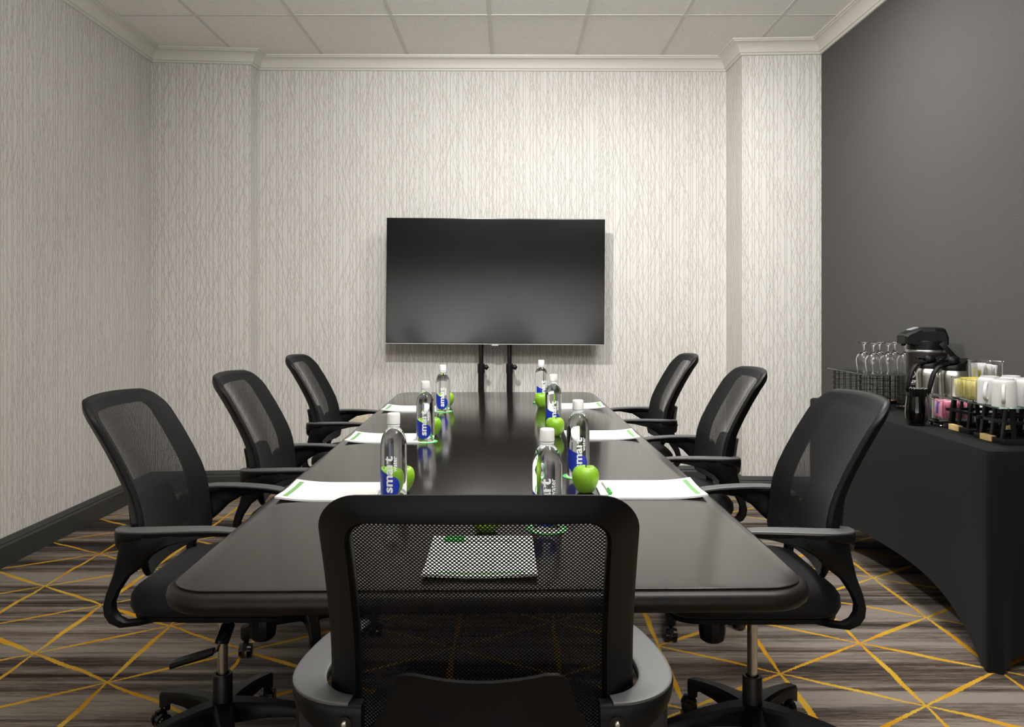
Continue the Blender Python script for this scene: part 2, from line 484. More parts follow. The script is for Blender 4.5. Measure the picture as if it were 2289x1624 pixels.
# ------------------------------------------------------------------ mesh office chairs
def interp(tab, x):
    if x <= tab[0][0]: return tab[0][1]
    for (a, b), (c, d) in zip(tab[:-1], tab[1:]):
        if x <= c: return b + (d - b) * (x - a) / (c - a)
    return tab[-1][1]
BTAB = [(.53, -.108), (.58, -.120), (.64, -.128), (.70, -.134), (.74, -.141), (.78, -.154), (.83, -.178), (.89, -.211), (.95, -.248), (.99, -.278), (1.03, -.306)]
BZ0, BZ1 = .555, 1.014; BZC = (BZ0 + BZ1) / 2; BHZ = (BZ1 - BZ0) / 2
def bpt(x, z, off=0.0):
    t = (z - BZ0) / (BZ1 - BZ0)
    xx = x * (1.075 - .075 * t)
    y = interp(BTAB, z) - .040 * (1 - (x / .217) ** 2) + off
    zz = z + (.010 * (1 - (x / .217) ** 2) * max(t, 0) ** 3)
    return (xx, y, zz)
def make_chair():
    c = thing('office_chair', 'chair', 'chair')
    # seat
    def sl(ins, z, hx=.235, hy=.232, r=.09): return [(x, y + .045, z - .010 * max(0, (y - .13) / .1) ** 2) for x, y in rrect(hx - ins, hy - ins, max(r - ins, .02), 7)]
    bm = new(); loft(bm, [sl(.03, .458), sl(.008, .464), sl(0, .480), sl(.002, .505), sl(.014, .522), sl(.04, .530), sl(.10, .534), sl(.18, .532)]); obj('seat', bm, 'seat', c, smooth=60)
    bm = new(); loft(bm, [sl(.10, .430), sl(.05, .434), sl(.014, .448), sl(.012, .460)]); obj('seat_pan', bm, 'plastic', c, smooth=40)
    # back frame
    n = 9
    def ring(hx, hz, r, off, zc=BZC):
        base = rrect(hx, hz, r, n); q = n + 1; out = []
        for k in range(4):
            out += base[k * q:(k + 1) * q]
            a, b = base[(k + 1) * q - 1], base[((k + 1) * q) % len(base)]
            m = 14
            out += [(a[0] + (b[0] - a[0]) * j / m, a[1] + (b[1] - a[1]) * j / m) for j in range(1, m)]
        return [bpt(x, zc + z, off) for x, z in out]
    def rl(k, off):
        hx = .217 - .046 * k; hz0 = BHZ; top = BZ1 - .037 * k; bot = BZ0 + .055 * k
        return ring(hx, (top - bot) / 2, .058 - .026 * k, off, (top + bot) / 2)
    bm = new(); loft(bm, [rl(0, .002), rl(.10, .011), rl(.5, .013), rl(.92, .011), rl(1, .003), rl(1., -.020), rl(.90, -.027), rl(.55, -.020), rl(.12, -.007), rl(0.0, -.003)], True, loop_rings=True)
    bm2 = bm; obj('back_frame', bm2, 'plastic', c, smooth=50)
    # mesh
    bm = new(); uvs = {}; vs = []
    hzm, rc, wx = BHZ - .003, .055, .214
    zs = [-hzm * math.cos(PI * k / 44) for k in range(45)]
    for z in zs:
        e = max(0, abs(z) - (hzm - rc)); w_ = wx - rc + math.sqrt(max(0, rc * rc - e * e)) if e > 0 else wx
        row = []
        for k in range(29):
            x = -w_ * math.cos(PI * k / 28)
            edge = max(abs(x) - (w_ - .004), abs(z) - (hzm - .004)) > 0
            v = bm.verts.new(bpt(x, BZC + z, .005 if edge else .0135)); uvs[v] = (x, z); row.append(v)
        vs.append(row)
    for a, b in zip(vs[:-1], vs[1:]):
        for k in range(28): bm.faces.new((a[k], a[k + 1], b[k + 1], b[k]))
    uvc = {tuple(round(q, 6) for q in v.co): uvs[v] for v in uvs}
    bmo = obj('back_mesh', bm, 'mesh', c, smooth=60, uvf=lambda co, f: uvc[tuple(round(q, 6) for q in co)])
    so = bmo.modifiers.new('weave_thickness', 'SOLIDIFY'); so.thickness = .0011; so.offset = 0; so.use_rim = False
    # lumbar plate
    rows = [(.744, .088), (.742, .104), (.737, .114), (.726, .121), (.702, .127), (.680, .134), (.655, .148), (.63, .170), (.605, .187), (.575, .195)]
    bm = new()
    fr, bk = [], []
    for z, hw in rows:
        ra, rb = [], []
        for k in range(13):
            s = -1 + k / 6.0; x = s * hw
            zz = z - (.006 * (1 - s * s) if z > .72 else 0)
            deep = -.046 + .026 * min(1, abs(x) / .19) ** 2
            ra.append(bm.verts.new(bpt(x, zz, deep))); rb.append(bm.verts.new(bpt(x, zz, deep - .009)))
        fr.append(ra); bk.append(rb)
    R = len(rows)
    for i in range(R - 1):
        for k in range(12):
            bm.faces.new((fr[i][k], fr[i][k + 1], fr[i + 1][k + 1], fr[i + 1][k])); bm.faces.new((bk[i][k + 1], bk[i][k], bk[i + 1][k], bk[i + 1][k + 1]))
        for k in (0, 12): bm.faces.new((fr[i][k], fr[i + 1][k], bk[i + 1][k], bk[i][k]))
    for k in range(12):
        bm.faces.new((fr[0][k], bk[0][k], bk[0][k + 1], fr[0][k + 1])); bm.faces.new((fr[-1][k], fr[-1][k + 1], bk[-1][k + 1], bk[-1][k]))
    obj('lumbar_plate', bm, 'plastic', c, smooth=50)
    # arms
    pairs = [((.112, .690), (.112, .684)), ((.033, .692), (.033, .678)), ((-.035, .694), (-.035, .664)), ((-.10, .694), (-.08, .637)), ((-.160, .692), (-.100, .615)),
             ((-.167, .649), (-.116, .600)), ((-.183, .585), (-.145, .578)), ((-.1997, .540), (-.170, .541)), ((-.208, .5055), (-.181, .515)), ((-.205, .482), (-.179, .493)),
             ((-.192, .463), (-.168, .476)), ((-.166, .4497), (-.152, .466)), ((-.13, .443), (-.13, .457)), ((-.08, .441), (-.08, .455)), ((-.03, .440), (-.03, .454))]
    path0 = [((.226, .122, .688), .010, .005), ((.230, .116, .690), .020, .007), ((.243, .06, .697), .026, .008), ((.258, -.02, .700), .028, .009), ((.266, -.09, .700), .028, .010), ((.262, -.135, .699), .027, .013),
             ((.245, -.163, .696), .024, .019), ((.218, -.178, .692), .019, .028), ((.190, -.183, .690), .015, .034), ((.172, -.184, .689), .014, .034)]
    path = []
    for q in range(len(path0) - 1):
        A_ = [path0[max(q - 1, 0)], path0[q], path0[q + 1], path0[min(q + 2, len(path0) - 1)]]
        for st in range(4):
            u = st / 4.0
            def cr(f):
                p0, p1, p2, p3 = (f(a) for a in A_)
                return .5 * (2 * p1 + (p2 - p0) * u + (2 * p0 - 5 * p1 + 4 * p2 - p3) * u * u + (3 * p1 - p0 - 3 * p2 + p3) * u ** 3)
            path.append((Vector([cr(lambda a, d=d: a[0][d]) for d in range(3)]), cr(lambda a: a[1]), cr(lambda a: a[2])))
    path.append((Vector(path0[-1][0]), path0[-1][1], path0[-1][2]))
    XT = [(-.21, .262), (-.165, .276), (-.135, .2885), (-.09, .2935), (-.02, .2855), (.06, .268), (.122, .242)]
    P = [p[0] for p in path]
    for sg in (1, -1):
        bm = new(); rings = []
        for m_, ((oy, oz), (iy, iz)) in enumerate(pairs):
            x1 = interp(XT, oy); x0 = x1 - .034
            if oz < .60: x1 = .272; x0 = .244
            if oz < .46 and oy > -.19: sh = max(0, oy + .17) * .9; x1 -= sh; x0 -= sh
            r = []
            for x, ky in ((x0, .12), (x0 + .006, 0), (x1 - .006, 0), (x1, .12)):
                r.append((sg * x, oy + (iy - oy) * ky, oz + (iz - oz) * ky))
            for x, ky in ((x1, .88), (x1 - .006, 1), (x0 + .006, 1), (x0, .88)):
                r.append((sg * x, oy + (iy - oy) * ky, oz + (iz - oz) * ky))
            rings.append(r)
        loft(bm, rings)
        rings = []; prow = []
        for i, (p, hw, hh) in enumerate(path):
            d = (P[min(i + 1, len(P) - 1)] - P[max(i - 1, 0)]); d.z = 0; d.normalize()
            a = Vector((d.y, -d.x, 0)); r = []; r2 = []
            for k in range(16):
                th = 2 * PI * (k + .5) / 16
                cx_, sz_ = math.cos(th), math.sin(th)
                ex = math.copysign(abs(cx_) ** .35, cx_); ez = math.copysign(abs(sz_) ** .35, sz_)
                w = p + a * (hw * ex * (1 if sz_ > 0 else .92)) + Vector((0, 0, -hh + hh * ez))
                r.append((sg * w.x, w.y, w.z))
                w2 = p + a * ((hw - .002) * ex) + Vector((0, 0, -.001 + .0032 * ez))
                r2.append((sg * w2.x, w2.y, w2.z))
            rings.append(r); prow.append(r2)
        loft(bm, rings); arm = obj('armrest', bm, 'plastic', c, smooth=40)
        bm = new(); loft(bm, prow[:-4]); obj('arm_top_sheen', bm, 'pad', arm, smooth=45)  # thin strip over the black arm; its grey is painted sheen
        bm = new(); cyl(bm, (sg * .196, -.190, .664), (sg * .196, -.2005, .664), .0105, n=20); bo = obj('bolt_recess', bm, 'gloss_black', arm)
        bm = new(); lathe(bm, [(.0001, .004), (.0035, .0035), (.005, .001), (.005, 0)], 14)
        bmesh.ops.transform(bm, matrix=Matrix.Translation((sg * .196, -.2005, .664)) @ Matrix.Rotation(PI / 2, 4, 'X'), verts=bm.verts[:]); obj('bolt', bm, 'chrome', arm)
    # mechanism
    bm = new(); box(bm, (0, .02, .415), (.17, .24, .05), .012); box(bm, (0, -.10, .435), (.09, .12, .022), .006); obj('tilt_mechanism', bm, 'plastic', c)
    bm = new(); lathe(bm, [(.026, .315), (.034, .322), (.0375, .345), (.036, .375), (.030, .395)], 22, (0, .115, 0), fn=lambda r, z, t: (r * (1 + .03 * math.cos(11 * t)), z)); obj('tension_knob', bm, 'plastic', c)
    bm = new(); tube(bm, [(.085, .07, .41), (.20, .075, .408), (.235, .078, .402), (.245, .075, .385), (.244, .055, .375)], .004, 8); lv = obj('lever_rod', bm, 'black_metal', c)
    bm = new()
    loft(bm, [[(.244 + dx * w, y, z + dz) for dx, dz in ((-1, 0), (-.8, .007), (.8, .007), (1, 0), (.8, -.007), (-.8, -.007))] for y, z, w in ((.066, .382, .012), (.04, .374, .020), (-.02, .356, .020), (-.042, .348, .016))])
    obj('lever_paddle', bm, 'plastic', lv)
    bm = new(); tube(bm, [(.06, .06, .41), (.15, .07, .405)], .004, 8); box(bm, (.175, .07, .40), (.06, .035, .010), .004, Matrix.Rotation(.5, 3, 'Y').to_quaternion()); obj('height_lever', bm, 'plastic', c)
    # column
    bm = new(); lathe(bm, [(.022, .40), (.022, .375), (.018, .37), (.018, .362)], 20); lathe(bm, [(.0145, .205), (.0145, .39)], 24); obj('gas_column', bm, 'chrome', c)
    bm = new(); lathe(bm, [(.026, .06), (.0275, .075), (.0275, .212), (.0255, .216), (.019, .2155), (.018, .208)], 28); obj('column_sleeve', bm, 'plastic_matte', c)
    # star base
    bm = new(); lathe(bm, [(.034, .070), (.046, .085), (.046, .128), (.036, .140)], 28)
    for k in range(5):
        a = math.radians(18 + 72 * k); rings = []
        for r, w, zt, zb in ((.03, .030, .140, .085), (.07, .026, .138, .088), (.14, .022, .130, .092), (.20, .020, .118, .088), (.25, .019, .106, .058), (.262, .015, .102, .058)):
            pr = []
            for s, z in ((-1, zb), (-1, zt - .008), (-.7, zt), (.7, zt), (1, zt - .008), (1, zb)):
                pr.append((r * math.cos(a) - s * w * math.sin(a), r * math.sin(a) + s * w * math.cos(a), z))
            rings.append(pr)
        loft(bm, rings)
    obj('star_base', bm, 'plastic', c, smooth=40)
    for k in range(5):
        a = math.radians(18 + 72 * k); sw = a + .9 + .7 * math.sin(k * 2.3)
        px, py = .244 * math.cos(a), .244 * math.sin(a)
        ca, sa = math.cos(sw), math.sin(sw)
        bm = new(); cyl(bm, (px, py, .05), (px, py, .075), .008, n=10)
        def hp(d, s, z): return (px + d * ca - s * sa, py + d * sa + s * ca, z)
        prism(bm, [(-.006, .030), (.010, .056), (.034, .054), (.040, .030), (.020, .022)], lambda u, v, d: hp(u, d, v), -.007, .007)
        cs = obj('caster', bm, 'plastic', c, smooth=30)
        for s in (-1, 1):
            bm = new(); cyl(bm, hp(.018, s * .008, .0255), hp(.018, s * .021, .0255), .0255, .0235, 22); cyl(bm, hp(.018, s * .021, .0255), hp(.018, s * .0235, .0255), .016, .013, 18); obj('wheel', bm, 'gloss_black', cs)
    return c
ch = make_chair()
G = 'mesh office chairs around the conference table'
spots = [(-.045, 1.343, 0, 'black mesh office chair seen from behind at the near end of the table'),
         (-.832, 2.29, -PI / 2, 'largest black mesh office chair on the left side, nearest the camera there'),
         (-.772, 3.055, -PI / 2, 'middle black mesh office chair of the three on the left side'),
         (-.838, 4.22, -PI / 2, 'black mesh office chair on the left side, farthest back near the screen'),
         (.687, 2.277, PI / 2, 'black mesh office chair on the right side in front of the buffet table'),
         (.683, 3.28, PI / 2, 'middle black mesh office chair of the three on the right side'),
         (.658, 4.33, PI / 2, 'black mesh office chair on the right side, farthest back near the screen')]
for i, (x, y, rz, lab) in enumerate(spots):
    if i == 0:
        ch.location = (x, y, 0); ch['label'] = lab; ch['group'] = G
    else:
        k = dup(ch, (x, y, 0), rz, lab, G)
        turn = {1: 6, 2: 0, 3: 25, 4: 10, 5: 0, 6: 33}[i]
        for o in k.children:
            if o.name.startswith(('star_base', 'caster')): o.rotation_euler.z = math.radians(turn)

# ------------------------------------------------------------------ things on the conference table
TZ = TH
# bottles
def bend(bm, R, rot=0.0):
    for v in bm.verts:
        s, z = v.co.x, v.co.z; a = s / R + rot
        v.co = (R * math.sin(a), -R * math.cos(a), z)
def make_bottle():
    b = thing('water_bottle', 'bottle', 'bottle')
    bm = new()
    lathe(bm, [(.003, .006), (.018, .0045), (.025, .0015), (.031, .001), (.0345, .004), (.0358, .012), (.0358, .143), (.0354, .152), (.0343, .161), (.0322, .170), (.0290, .179), (.0247, .187), (.0198, .1935), (.0160, .1975), (.0145, .200), (.0142, .222)], 48)
    obj('bottle_body', bm, 'water', b, smooth=60)
    bm = new()
    lathe(bm, [(.0160, .2000), (.0168, .2015), (.0168, .2045), (.0163, .206)], 60)
    lathe(bm, [(.0174, .2075), (.0176, .2085), (.0172, .232), (.0165, .2355), (.0150, .237), (.008, .2372)], 72, fn=lambda r, z, t: (r * (1 + (.012 if .207 < z < .233 else 0) * math.cos(24 * t)), z))
    obj('bottle_cap', bm, 'white_plastic', b, smooth=50)
    R = .0363
    zr = [.013, .0155, .02, .025, .03, .036, .042, .049, .055, .06, .065, .07, .074, .078, .082, .086, .089, .092]
    sr = [(.013, -.006), (.0155, .006), (.02, .0135), (.03, .0215), (.042, .0252), (.049, .0255), (.06, .022), (.066, .017), (.072, .006), (.076, -.007), (.08, -.018), (.086, -.031), (.092, -.043)]
    sl_ = [(.013, -.010), (.0155, -.020), (.02, -.029), (.03, -.0385), (.042, -.043), (.055, -.045), (.092, -.0455)]
    bm = new(); rows = []
    for z in zr:
        a, e = interp(sl_, z), interp(sr, z)
        rows.append([bm.verts.new((a + (e - a) * k / 14, 0, z)) for k in range(15)])
    for p, q in zip(rows[:-1], rows[1:]):
        for k in range(14): bm.faces.new((p[k], p[k + 1], q[k + 1], q[k]))
    bend(bm, R); obj('blue_label', bm, 'blue', b, smooth=80)
    bm = new()
    for txt, size, bold, s0, z0, zlen in (('smart', .034, .0010, .0055, .027, .098), ('water', .0170, .0003, .0175, .083, .042)):
        tg = text_geo(txt, size, bold)
        w = max(v.co.x for v in tg.verts) - min(v.co.x for v in tg.verts); x0 = min(v.co.x for v in tg.verts)
        for v in tg.verts:
            x, y = v.co.x, v.co.y; v.co = (s0 - y, 0, z0 + (x - x0) * zlen / w)
        slice_u(tg, 0, .003)
        me = bpy.data.meshes.new('t'); tg.to_mesh(me); tg.free(); bm.from_mesh(me); bpy.data.meshes.remove(me)
    bend(bm, R + .0004); obj('label_lettering', bm, 'print_white', b, smooth=0)
    return b
GB = 'water bottles standing on the conference table'
bo = make_bottle()
bots = [(-.3225, 2.17, -.10, 'clear water bottle with blue label standing beside the nearest left notepad'),
        (-.3425, 3.15, .05, 'clear water bottle with blue label on a green-rimmed coaster, second on the left'),
        (-.355, 4.09, .10, 'clear water bottle with blue label, farthest back on the left side'),
        (.083, 1.885, .02, 'clear water bottle with blue label just beyond the near chair back'),
        (.206, 2.486, .10, 'clear water bottle with blue label behind the green apple on the right'),
        (.181, 3.485, .12, 'clear water bottle with blue label in the middle of the right row'),
        (.165, 4.498, .42, 'clear water bottle with blue label, farthest back on the right side')]
for i, (x, y, rz, lab) in enumerate(bots):
    z = TZ + .0018
    if i == 0: bo.location = (x, y, z); bo.rotation_euler.z = rz; bo['label'] = lab; bo['group'] = GB
    else: dup(bo, (x, y, z), rz, lab, GB)
# coasters
bm = new(); lathe(bm, [(.0475, 0), (.048, .0008), (.0475, .0016), (.002, .0016)], 48)
co0 = tag(obj('coaster', bm, 'coaster'), '', 'coaster', 'paper coasters under the bottles')
cl = ['white paper coaster with green rim under the bottle by the nearest left notepad', 'white paper coaster with green rim under the second bottle on the left', 'white paper coaster with green rim under the farthest left bottle',
      'white paper coaster with green rim seen through the near chair back', 'white paper coaster with green rim under the nearest right side bottle', 'white paper coaster with green rim under the middle right bottle', 'white paper coaster with green rim under the farthest right bottle']
for i, (x, y, rz, lab) in enumerate(bots):
    o = co0 if i == 0 else copy_tree(co0)
    o.location = (x, y, TZ + .0001); o['label'] = cl[i]
# apples
def make_apple():
    a = thing('green_apple', 'apple', 'apple')
    prof = [(.0005, .005), (.008, .0035), (.013, .0005), (.018, .0008), (.024, .006), (.031, .017), (.0365, .031), (.039, .044), (.0385, .055), (.0345, .066), (.027, .0725), (.018, .0745), (.011, .072), (.006, .066), (.002, .062)]
    bm = new(); lathe(bm, prof, 40, fn=lambda r, z, t: (r * (1 + .022 * math.cos(5 * t) * (1 - min(1, z / .06)) + .012 * math.cos(2 * t)), z + (.0012 * math.cos(5 * t) if z > .06 else 0)))
    obj('fruit', bm, 'apple', a, smooth=80)
    bm = new(); tube(bm, [(0, 0, .061), (.001, .001, .070), (.003, .002, .078)], [.0016, .0012, .0018], 8); obj('stem', bm, 'stem', a)
    return a
ap = make_apple()
apples = [(-.317, 2.27, 'green apple half hidden behind the nearest left water bottle'), (-.3306, 3.30, 'green apple behind the second water bottle on the left'), (-.351, 4.30, 'green apple behind the farthest left water bottle'),
          (-.06, 1.863, 'green apple seen only through the near chair back'), (.2095, 2.267, 'largest green apple, beside the notepad with a green-capped pen'), (.178, 3.29, 'green apple in front of the middle right bottle'), (.16, 4.28, 'green apple in front of the farthest right bottle')]
for i, (x, y, lab) in enumerate(apples):
    o = ap if i == 0 else copy_tree(ap)
    o.location = (x, y, TZ); o.rotation_euler = (0, 0, i * 1.1); o['label'] = lab; o['group'] = 'green apples on the conference table'
# notepads: local +X = end with the green band (towards the sitter)
PL, PW, PT = .292, .224, .005
def lift(x, y):
    t = max(0, (x - .03) / (.146 - .03)); s = max(0, abs(y) / .112 - .25)
    return .011 * t ** 2.2 * (.45 + .55 * s)
def sheet(bm, x0, x1, y0, y1, z0, z1, nx=14, ny=8):
    top = [[bm.verts.new((x0 + (x1 - x0) * i / nx, y0 + (y1 - y0) * j / ny, 0)) for j in range(ny + 1)] for i in range(nx + 1)]
    bot = [[bm.verts.new(v.co) for v in r] for r in top]
    for g, z in ((top, z1), (bot, z0)):
        for r in g:
            for v in r: v.co.z = z + lift(v.co.x, v.co.y)
    for i in range(nx):
        for j in range(ny):
            bm.faces.new((top[i][j], top[i + 1][j], top[i + 1][j + 1], top[i][j + 1])); bm.faces.new((bot[i][j], bot[i][j + 1], bot[i + 1][j + 1], bot[i + 1][j]))
    for i in range(nx):
        for j in (0, ny): bm.faces.new((top[i][j], bot[i][j], bot[i + 1][j], top[i + 1][j]))
    for j in range(ny):
        for i in (0, nx): bm.faces.new((top[i][j], top[i][j + 1], bot[i][j + 1], bot[i][j]))
def make_pad():
    p = thing('notepad', 'pad', 'notepad')
    bm = new(); sheet(bm, -PL / 2, PL / 2, -PW / 2, PW / 2, 0, PT); obj('paper_block', bm, 'paper', p, smooth=30)
    bm = new(); sheet(bm, .118, .131, -.090, .090, PT - .001, PT + .0004, 2, 8); obj('green_band', bm, 'paper_edge', p, smooth=30)
    bm = new(); lathe(bm, [(.0075, PT - .001), (.0075, PT + .0003), (.0055, PT + .0003)], 24, (-.125, -.080, 0), cap0=False, cap1=False); lathe(bm, [(.003, PT), (.003, PT + .0003)], 16, (-.125, -.080, 0)); obj('logo_mark', bm, 'paper_logo', p, smooth=0)
    bm = new(); box(bm, (-.112, -.080, PT), (.003, .024, .0006)); obj('logo_caption', bm, 'paper_grey', p, smooth=0)
    return p
pd = make_pad()
GP = 'notepads laid at the seats'
pads = [(-.497, 2.268, PI, 'white notepad at the nearest seat on the left side of the table'), (-.507, 3.215, PI, 'white notepad at the middle seat on the left side of the table'), (-.525, 4.185, PI, 'white notepad at the farthest seat on the left side of the table'),
        (-.064, 1.668, -PI / 2 + .012, 'white notepad seen through the near chair back'), (.392, 2.295, 0, 'white notepad with green-capped pen at the nearest seat on the right side'), (.367, 3.295, 0, 'white notepad at the middle seat on the right side of the table'), (.345, 4.30, 0, 'white notepad at the farthest seat on the right side of the table')]
for i, (x, y, rz, lab) in enumerate(pads):
    if i == 0: pd.location = (x, y, TZ); pd.rotation_euler.z = rz; pd['label'] = lab; pd['group'] = GP
    else: dup(pd, (x, y, TZ), rz, lab, GP)
# pens: local +X towards the cap end
def make_pen():
    p = thing('pen', 'pen', 'pen')
    bm = new(); tube(bm, [(-.088, 0, .0042), (-.082, 0, .0042), (-.0815, 0, .0042), (.03, 0, .0042)], [.001, .0032, .0036, .0036], 12); obj('barrel', bm, 'white_plastic', p)
    bm = new(); tube(bm, [(.024, 0, .0045), (.0245, 0, .0045), (.068, 0, .0045), (.0695, 0, .0045)], [.004, .0048, .0048, .003], 14); cp = obj('cap', bm, 'green_cap', p)
    bm = new(); box(bm, (.044, 0, .0105), (.045, .003, .0016), .0006); obj('clip', bm, 'green_cap', cp)
    return p
pn = make_pen()
pens = [(-.375, 2.285, PI / 2, 'green-capped white pen across the inner end of the nearest left notepad'), (-.385, 3.225, PI / 2, 'green-capped white pen across the inner end of the middle left notepad'), (-.404, 4.19, PI / 2, 'green-capped white pen across the inner end of the farthest left notepad'),
        (-.081, 1.765, PI, 'green-capped white pen along the notepad seen through the near chair back'), (.272, 2.285, -PI / 2 + .04, 'green-capped white pen beside the largest green apple'), (.247, 3.30, -PI / 2, 'green-capped white pen on the middle right notepad'), (.225, 4.30, -PI / 2, 'green-capped white pen on the farthest right notepad')]
for i, (x, y, rz, lab) in enumerate(pens):
    z = TZ + PT + .0008
    if i == 0: pn.location = (x, y, z); pn.rotation_euler.z = rz; pn['label'] = lab; pn['group'] = 'pens lying on the notepads'
    else: dup(pn, (x, y, z), rz, lab, 'pens lying on the notepads')

# ------------------------------------------------------------------ screen on its stand
TY = 5.53
def atY(px, py, Y): return ((px - CX) * Y / F, Y, HC - (py - CY) * Y / F)
tcx, tcz = (863.5 + 1351.5) / 2, (488 + 770) / 2
tc = atY(tcx, tcz, TY)
TW, THH = 488.5 * TY / F, 282 * TY / F
tv = thing('television', 'large black flat television on a two-pole stand before the back wall', 'television', tc); tv.rotation_euler = (math.radians(.6), math.radians(.42), 0)
bm = new(); box(bm, (0, .016, 0), (TW, .026, THH), .003); obj('casing', bm, 'gloss_black', tv)
bm = new(); box(bm, (0, .038, -.1), (TW * .7, .022, THH * .6), .006); obj('rear_housing', bm, 'plastic_matte', tv)
bm = new(); box(bm, (0, .0035, .003), (TW - .008, .002, THH - .016)); obj('screen', bm, 'screen', tv, smooth=0)
bm = new(); box(bm, (0, .003, -THH / 2 + .004), (TW, .002, .0045)); obj('bottom_bezel', bm, 'silver', tv, smooth=0)
bm = new(); box(bm, (0, .006, -THH / 2 - .004), (.046, .010, .009), .002); obj('badge', bm, 'silver', tv)
ts = thing('television_stand', 'black two-pole television stand behind the far end of the table', 'stand', (0, 0, 0))
for px in (1075.5, 1139.0):
    x = atY(px, 800, 5.612)[0]; y = 5.612
    bm = new(); cyl(bm, (x, y, .85), (x, y, 1.55), .0165, n=24); obj('upper_pole', bm, 'gloss_black', ts)
    bm = new(); cyl(bm, (x, y, .04), (x, y, .84), .0215, n=24); obj('lower_pole', bm, 'plastic_matte', ts)
    bm = new(); lathe(bm, [(.0215, .815), (.0245, .818), (.0245, .880), (.0215, .884)], 24, (x, y, 0)); cl_ = obj('collar', bm, 'plastic_matte', ts)
    bm = new(); cyl(bm, (x + .018, y - .012, .860), (x + .034, y - .030, .861), .006, n=10)
    lathe(bm, [(.004, -.010), (.014, -.009), (.0185, 0), (.0165, .008), (.010, .013), (.001, .014)], 24, fn=lambda r, z, t: (r * (1 + .12 * math.cos(5 * t)), z))
    bmesh.ops.transform(bm, matrix=Matrix.Translation((x + .036, y - .034, .861)) @ Matrix.Rotation(PI / 2, 4, 'X'), verts=[v for v in bm.verts if abs(v.co.y) < .1]); obj('knob', bm, 'plastic_matte', cl_)
    bm = new(); cyl(bm, (x, y + .0, .03), (x, y - .30, .03), .018, n=16); cyl(bm, (x, y, .03), (x, y + .06, .03), .018, n=16); obj('floor_foot', bm, 'plastic_matte', ts)
bm = new(); box(bm, (atY(1107, 800, 5.612)[0], 5.612, .20), (.21, .03, .04), .004); box(bm, (atY(1107, 800, 5.612)[0], 5.612, 1.45), (.42, .024, .30), .004); obj('mounting_plate', bm, 'plastic_matte', ts)

# ------------------------------------------------------------------ buffet table with stretch cover
BZ = .775
BX0, BX1, BY0, BY1 = 1.652, 2.072, 2.755, 4.43
bcx, bcy, bhx, bhy = (BX0 + BX1) / 2, (BY0 + BY1) / 2, (BX1 - BX0) / 2, (BY1 - BY0) / 2
bf = thing('buffet_table', 'narrow buffet table under a black stretch cover along the right wall', 'table', (bcx, bcy, 0))
bm = new()
def per(n_long=40, n_short=16, r=.022):
    pts = []
    def seg(a, b, n): return [(a[0] + (b[0] - a[0]) * k / n, a[1] + (b[1] - a[1]) * k / n) for k in range(n)]
    for (cx_, cy_, a0), nn in (((bhx - r, bhy - r, 0), n_short), ((-bhx + r, bhy - r, PI / 2), n_long), ((-bhx + r, -bhy + r, PI), n_short), ((bhx - r, -bhy + r, 1.5 * PI), n_long)):
        arc = [(cx_ + r * math.cos(a0 + PI / 2 * k / 5), cy_ + r * math.sin(a0 + PI / 2 * k / 5)) for k in range(6)]
        pts += arc
        nx = {0: (-bhx + r, bhy), PI / 2: (-bhx, -bhy + r), PI: (bhx - r, -bhy), 1.5 * PI: (bhx, bhy - r)}[a0]
        pts += seg(arc[-1], nx, nn)[1:]
    return pts
P2 = per()
def lowz(x, y):
    tl = max(-1, min(1, y / (bhy - .045))); tsx = max(-1, min(1, x / (bhx - .045)))
    if abs(abs(x) - bhx) < .012: return max(0.004, .197 * (1 - abs(tl) ** 3))
    return max(.004, .055 * (1 - abs(tsx) ** 4))
rings = []
for x, y in P2: pass
K = 16
rows = [[(x * (1 - .03 / bhx), y * (1 - .03 / bhy), BZ) for x, y in P2], [(x * (1 - .010 / bhx), y * (1 - .010 / bhy), BZ - .001) for x, y in P2], [(x * (1 - .002 / bhx), y * (1 - .002 / bhy), BZ - .006) for x, y in P2]]
for i in range(K + 1):
    v = i / K; row = []
    for x, y in P2:
        z0 = lowz(x, y); z = (BZ - .016) * (1 - v) + z0 * v
        nx = math.copysign(1, x) if abs(abs(x) - bhx) < .012 else 0; ny = math.copysign(1, y) if (nx == 0) else 0
        bow = .035 * math.sin(min(1, v * 1.1) * PI / 2) ** 2
        if nx: bow *= 1 - min(1, abs(y) / (bhy - .02)) ** 4
        else: bow *= .5 * (1 - min(1, abs(x) / (bhx - .02)) ** 4)
        ple = .016 * v ** .8 * (math.sin(x * 52) + .6 * math.sin(x * 91 + 1)) * max(0, 1 - (abs(x) / bhx) ** 6) if ny < 0 else 0
        row.append((x - nx * bow, y - ny * (bow + ple), z))
    rows.append(row)
loft(bm, rows, True, True, False)
obj('stretch_cover', bm, 'cloth', bf, smooth=45)
# metal table under the cover (legs show under the arched hem)
for sx in (-1, 1):
    for sy in (-1, 1):
        bm = new(); cyl(bm, (sx * (bhx - .035), sy * (bhy - .06), 0), (sx * (bhx - .045), sy * (bhy - .08), .75), .014, n=14); obj('leg', bm, 'black_metal', bf)

# glass riser shelves
def shelf(label, x0, x1, y0, y1, z):
    bm = new(); box(bm, (0, 0, -.003), (x1 - x0, y1 - y0, .006), .0012)
    return tag(obj('glass_shelf', bm, 'shelf_glass', loc=((x0 + x1) / 2, (y0 + y1) / 2, z)), label, 'shelf', 'glass shelves on the buffet')
SH1 = .952; SH2 = .922
shelf('green-edged glass shelf carrying the upturned goblets', 1.695, 2.072, 3.81, 4.28, SH1)
shelf('green-edged glass shelf carrying the upturned white mugs', 1.690, 2.072, 2.765, 3.225, SH2)
